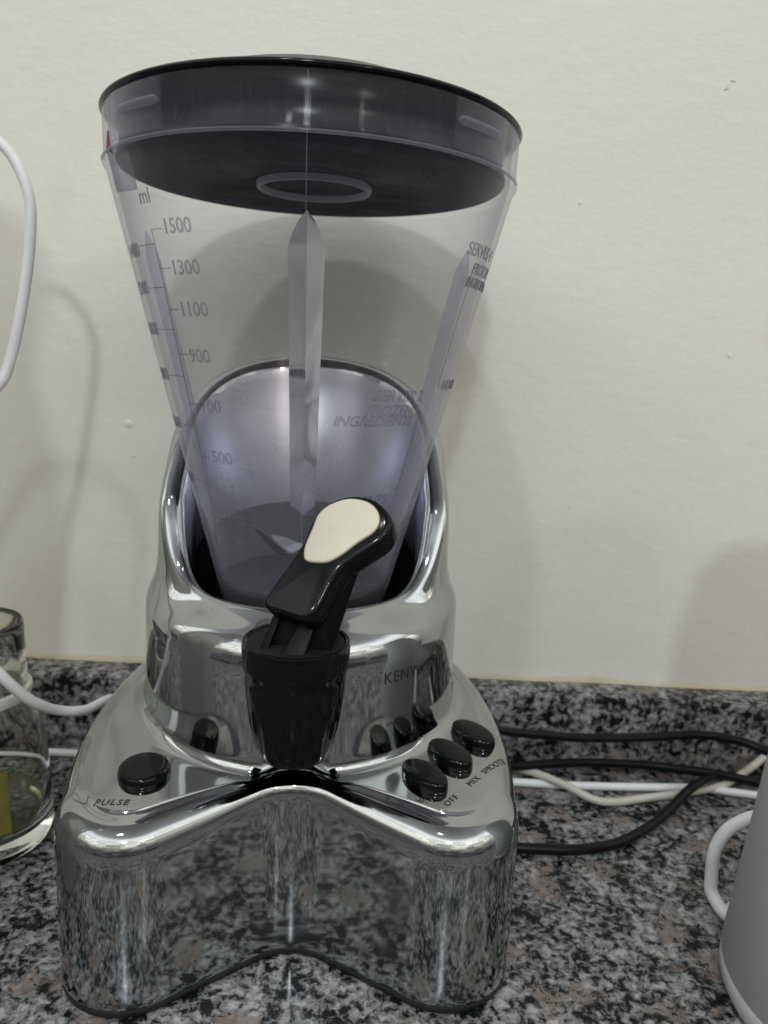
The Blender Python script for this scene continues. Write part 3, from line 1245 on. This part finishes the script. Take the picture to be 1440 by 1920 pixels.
lev_out = [(-0.0043, 0.0068), (0.0013, 0.0079), (0.0135, 0.0096), (0.0226, 0.0114), (0.0284, 0.0138), (0.035, 0.0152), (0.0412, 0.0137),
           (0.0464, 0.0098), (0.05, 0.0036), (0.0505, -0.0027), (0.0488, -0.0077), (0.0452, -0.0106), (0.0399, -0.0114), (0.033, -0.0096),
           (0.0262, -0.0076), (0.0216, -0.0068), (0.0156, -0.0076), (0.0092, -0.0094), (0.0042, -0.0105), (-0.0001, -0.0094), (-0.0022, -0.0048),
           (-0.0041, 0.0004), (-0.0055, 0.0042)]
pad_out = [(0.0172, 0.0065), (0.0206, 0.0092), (0.0282, 0.0122), (0.0335, 0.0142), (0.0394, 0.0133), (0.0455, 0.009), (0.0487, 0.0023),
           (0.0482, -0.0032), (0.0452, -0.0071), (0.0404, -0.0081), (0.0334, -0.0061), (0.0262, -0.0045), (0.0211, -0.0023), (0.0178, 0.0017),
           (0.0166, 0.0046)]
lever = slab('lever', lev_out, [(0.0016, -0.0080), (0.0004, -0.0076), (-0.0006, -0.0064), (-0.0009, -0.0020), (-0.0006, -0.0008), (0.0002, -0.0001), (0.0012, 0.0001)],
             M['black'], blender, -0.0002, 0.5)
slab('pad_grime', pad_out, [(-0.00035, 0.0), (-0.00035, 0.0003), (0.0004, 0.0004)], M['grime'], lever, 0.0)
slab('thumb_pad', pad_out, [(0.0, -0.0008), (0.0, 0.0006), (0.0003, 0.0010), (0.0010, 0.0012)], M['cream'], lever, 0.0001)


def prism(name, poly_bottom, poly_top, mat, parent):
    n = len(poly_bottom)
    V = list(poly_bottom) + list(poly_top)
    Fc = [list(range(n))[::-1], [n + k for k in range(n)]]
    for i in range(n):
        j = (i + 1) % n
        Fc.append([i, j, n + j, n + i])
    o = mesh_obj(name, V, Fc, mat, parent, False)
    bm_ = bmesh.new()
    bm_.from_mesh(o.data)
    bmesh.ops.bevel(bm_, geom=list(bm_.edges), offset=0.0005, segments=2, profile=0.5, affect='EDGES')
    bm_.to_mesh(o.data)
    bm_.free()
    o.data.polygons.foreach_set('use_smooth', [True] * len(o.data.polygons))
    return crisp(o, 50)


def LP(u, w, h=-0.0070):
    return P0 + LL * u + LB * (w + h * 0.5) + LN * h


# stem: a solid web behind and two thin cheeks in front that stand on the tap
def foot(x, y, z=0.1528):
    return Vector((x, y, z))


prism('lever_stem', [foot(-0.0118, -0.1000), foot(0.0138, -0.1060), foot(0.0166, -0.0850), foot(-0.0110, -0.0850)],
      [LP(0.0040, 0.0078), LP(0.0030, -0.0088), LP(0.0290, -0.0066), LP(0.0255, 0.0090)], M['matte_black'], lever)
prism('lever_cheek', [foot(-0.0130, -0.1050), foot(-0.0100, -0.1064), foot(-0.0088, -0.0985), foot(-0.0118, -0.0975)],
      [LP(-0.0034, 0.0082), LP(-0.0032, 0.0048), LP(0.0080, 0.0050), LP(0.0080, 0.0086)], M['matte_black'], lever)
prism('lever_cheek', [foot(-0.0046, -0.1106), foot(0.0040, -0.1110), foot(0.0060, -0.1010), foot(-0.0034, -0.1000)],
      [LP(-0.0022, -0.0036), LP(-0.0006, -0.0084), LP(0.0100, -0.0086), LP(0.0100, -0.0036)], M['matte_black'], lever)

# ------------------------------------------------------------------ glass jar on the left
jar = thing('glass_jar', 'clear glass jar with a thick base at the left edge of the counter', 'jar', (-0.167, -0.006, 0.0005))
lathe('jar_body', [(0.0000, 0.0), (0.0304, 0.0), (0.0338, 0.002), (0.0351, 0.007), (0.0351, 0.016), (0.0342, 0.035), (0.0329, 0.052), (0.0314, 0.064), (0.0290, 0.074),
                   (0.0264, 0.0795), (0.0252, 0.0835), (0.0248, 0.090), (0.0255, 0.0925), (0.0248, 0.0950), (0.0248, 0.1010), (0.0255, 0.1035),
                   (0.0248, 0.1060), (0.0247, 0.1165), (0.0243, 0.1195), (0.0235, 0.1202), (0.0226, 0.1180), (0.0225, 0.0850), (0.0243, 0.0775),
                   (0.0269, 0.0715), (0.0296, 0.0620), (0.0311, 0.0500), (0.0324, 0.034), (0.0332, 0.018), (0.0309, 0.012), (0.0000, 0.011)],
      M['real_glass'], jar, 96, sharp=70)
lathe('neck_ring', [(0.0250, 0.0800), (0.0269, 0.0806), (0.0277, 0.0830), (0.0272, 0.0856), (0.0250, 0.0862)], M['white_ring'], jar, 72, True)
lathe('base_ring', [(0.0266, 0.0128), (0.0288, 0.0122), (0.0309, 0.0140), (0.0319, 0.0180), (0.0313, 0.0200), (0.0293, 0.0170)], M['glass_base'], jar, 72, True)
lathe('paper_label', [(0.0351, 0.019), (0.0353, 0.019), (0.0333, 0.052), (0.0331, 0.052)], M['olive'], jar, 40, True, a0=R(-20), a1=R(50))

# ------------------------------------------------------------------ unseen vessel out of view on the left, added to cast the wall shadow
shadow_bottle = lathe('shadow_bottle', [(0.0, 0.0), (0.044, 0.0), (0.047, 0.004), (0.0465, 0.12), (0.047, 0.24), (0.0515, 0.295), (0.050, 0.315), (0.043, 0.345),
                          (0.0375, 0.375), (0.0390, 0.395), (0.0465, 0.418), (0.0470, 0.430), (0.041, 0.444), (0.028, 0.451), (0.0, 0.453)],
               M['frost_white'], None, 72, sharp=70)
shadow_bottle.location = (-0.192, -0.112, 0.0005)
tag(shadow_bottle, 'tall frosted vessel out of view on the left, added to cast the waisted shadow on the wall', 'shadow_bottle')

# ------------------------------------------------------------------ grey canister on the right
can = thing('canister', 'matte light grey canister cropped by the right edge of the picture', 'canister', (0.2550, -0.098, 0.0005))
lathe('canister_body', [(0.0, 0.0), (0.056, 0.0), (0.0612, 0.0012), (0.0630, 0.0050), (0.0630, 0.0115), (0.0626, 0.0119), (0.0626, 0.0124), (0.0630, 0.0128),
                        (0.0545, 0.120), (0.0500, 0.215), (0.0492, 0.232), (0.0470, 0.246), (0.0430, 0.252), (0.0, 0.252)], M['canister'], can, 96, sharp=60)
lathe('canister_lid', [(0.0, 0.2525), (0.042, 0.2525), (0.043, 0.2545), (0.0425, 0.268), (0.0405, 0.2705), (0.0, 0.2715)], M['canister'], can, 72, sharp=60)


# ------------------------------------------------------------------ cables
def cable(name, pts, rad, mat, label, flat=1.0):
    o = tube(name, spline(pts, 10), rad, mat, None, 14, flat)
    return tag(o, label, 'cable')


cable('white_cable', [(-0.2600, 0.045, 0.10), (-0.2350, 0.040, 0.22), (-0.2016, 0.03, 0.3146), (-0.1754, 0.02, 0.3457), (-0.1556, 0.012, 0.3534), (-0.1473, 0.01, 0.3496),
                      (-0.1403, 0.01, 0.3413), (-0.1354, 0.01, 0.3287), (-0.1345, 0.01, 0.3168), (-0.137, 0.01, 0.295), (-0.1418, 0.008, 0.2674),
                      (-0.1467, 0.003, 0.2444), (-0.1505, -0.006, 0.2329), (-0.1545, -0.020, 0.2063), (-0.1565, -0.036, 0.169), (-0.1530, -0.046, 0.1326),
                      (-0.1395, -0.040, 0.1129), (-0.1335, -0.034, 0.1005), (-0.1290, -0.023, 0.0873), (-0.1245, -0.006, 0.0749), (-0.1175, 0.012, 0.0667), (-0.1137, 0.05, 0.0557),
                      (-0.100, 0.078, 0.030), (-0.070, 0.0885, 0.008)],
      0.0026, M['white_cord'], 'white cable looping up beside the wall and past the glass jar')
cable('white_cable', [(-0.300, 0.070, 0.0032), (-0.2300, 0.074, 0.0032), (-0.1718, 0.078, 0.0032), (-0.1517, 0.078, 0.0032), (-0.120, 0.078, 0.0032), (-0.085, 0.084, 0.0032)],
      0.0024, M['white_cord'], 'white cable lying along the foot of the backsplash left of the blender')
cable('black_cable', [(0.080, 0.040, 0.052), (0.1004, 0.052, 0.0477), (0.1254, 0.062, 0.0395), (0.1705, 0.070, 0.034), (0.2118, 0.075, 0.0341), (0.2416, 0.075, 0.0371),
                      (0.2628, 0.070, 0.0371), (0.2781, 0.060, 0.0354), (0.2871, 0.040, 0.0340), (0.310, 0.010, 0.020), (0.34, -0.01, 0.006), (0.42, -0.02, 0.004)],
      0.0032, M['black_cord'], 'thick black cable running highest along the backsplash right of the blender', 0.85)
cable('black_cable', [(0.070, 0.0700, 0.012), (0.1054, 0.0682, 0.012), (0.1328, 0.0722, 0.012), (0.1681, 0.0793, 0.012), (0.2108, 0.0840, 0.010), (0.2366, 0.0794, 0.0105),
                      (0.2581, 0.0734, 0.0115), (0.2808, 0.0705, 0.0085), (0.3028, 0.066, 0.004), (0.325, 0.068, 0.004), (0.330, 0.0770, 0.004), (0.3126, 0.0815, 0.004),
                      (0.2889, 0.0820, 0.006), (0.2687, 0.0811, 0.0055), (0.2514, 0.0715, 0.0100), (0.2335, 0.0570, 0.0110), (0.2150, 0.0405, 0.006), (0.1993, 0.0263, 0.004), (0.1759, 0.0086, 0.004), (0.1534, 0.0009, 0.004),
                      (0.1215, -0.0001, 0.004), (0.100, 0.0029, 0.004)],
      0.0028, M['black_cord'], 'black cable doubling back in a loop on the counter behind the canister')
cable('cream_cable', [(0.085, 0.0840, 0.004), (0.1079, 0.0836, 0.004), (0.134, 0.0753, 0.0075), (0.1548, 0.0616, 0.0075), (0.172, 0.0513, 0.004), (0.1848, 0.0505, 0.003), (0.2057, 0.0557, 0.0035),
                      (0.2341, 0.0634, 0.004), (0.2605, 0.0727, 0.005), (0.2800, 0.0800, 0.014), (0.2921, 0.0847, 0.020), (0.3162, 0.0885, 0.025)],
      0.0024, M['cream_cord'], 'cream cable bending in a shallow V under the black cables')
cable('white_cable', [(0.085, 0.0695, 0.003), (0.1062, 0.069, 0.003), (0.1362, 0.0678, 0.003), (0.1661, 0.0672, 0.003), (0.2066, 0.0688, 0.003), (0.2442, 0.0707, 0.003),
                      (0.2745, 0.0660, 0.003), (0.310, 0.060, 0.003)],
      0.0025, M['white_cord'], 'bluish white cable lying straight on the counter behind the cream cable')
cable('white_cable', [(0.290, -0.030, 0.0300), (0.262, -0.034, 0.0450), (0.2420, -0.035, 0.0515), (0.2307, -0.035, 0.0513), (0.2218, -0.035, 0.0496), (0.2122, -0.035, 0.0426), (0.2075, -0.035, 0.0313), (0.2077, -0.035, 0.0165),
                      (0.2082, -0.0370, 0.0090), (0.2125, -0.0455, 0.0042), (0.2200, -0.0380, 0.0036), (0.240, -0.028, 0.0036), (0.285, -0.025, 0.0036)],
      0.0031, M['white_cord'], 'thick white cable arching up from the counter behind the grey canister')
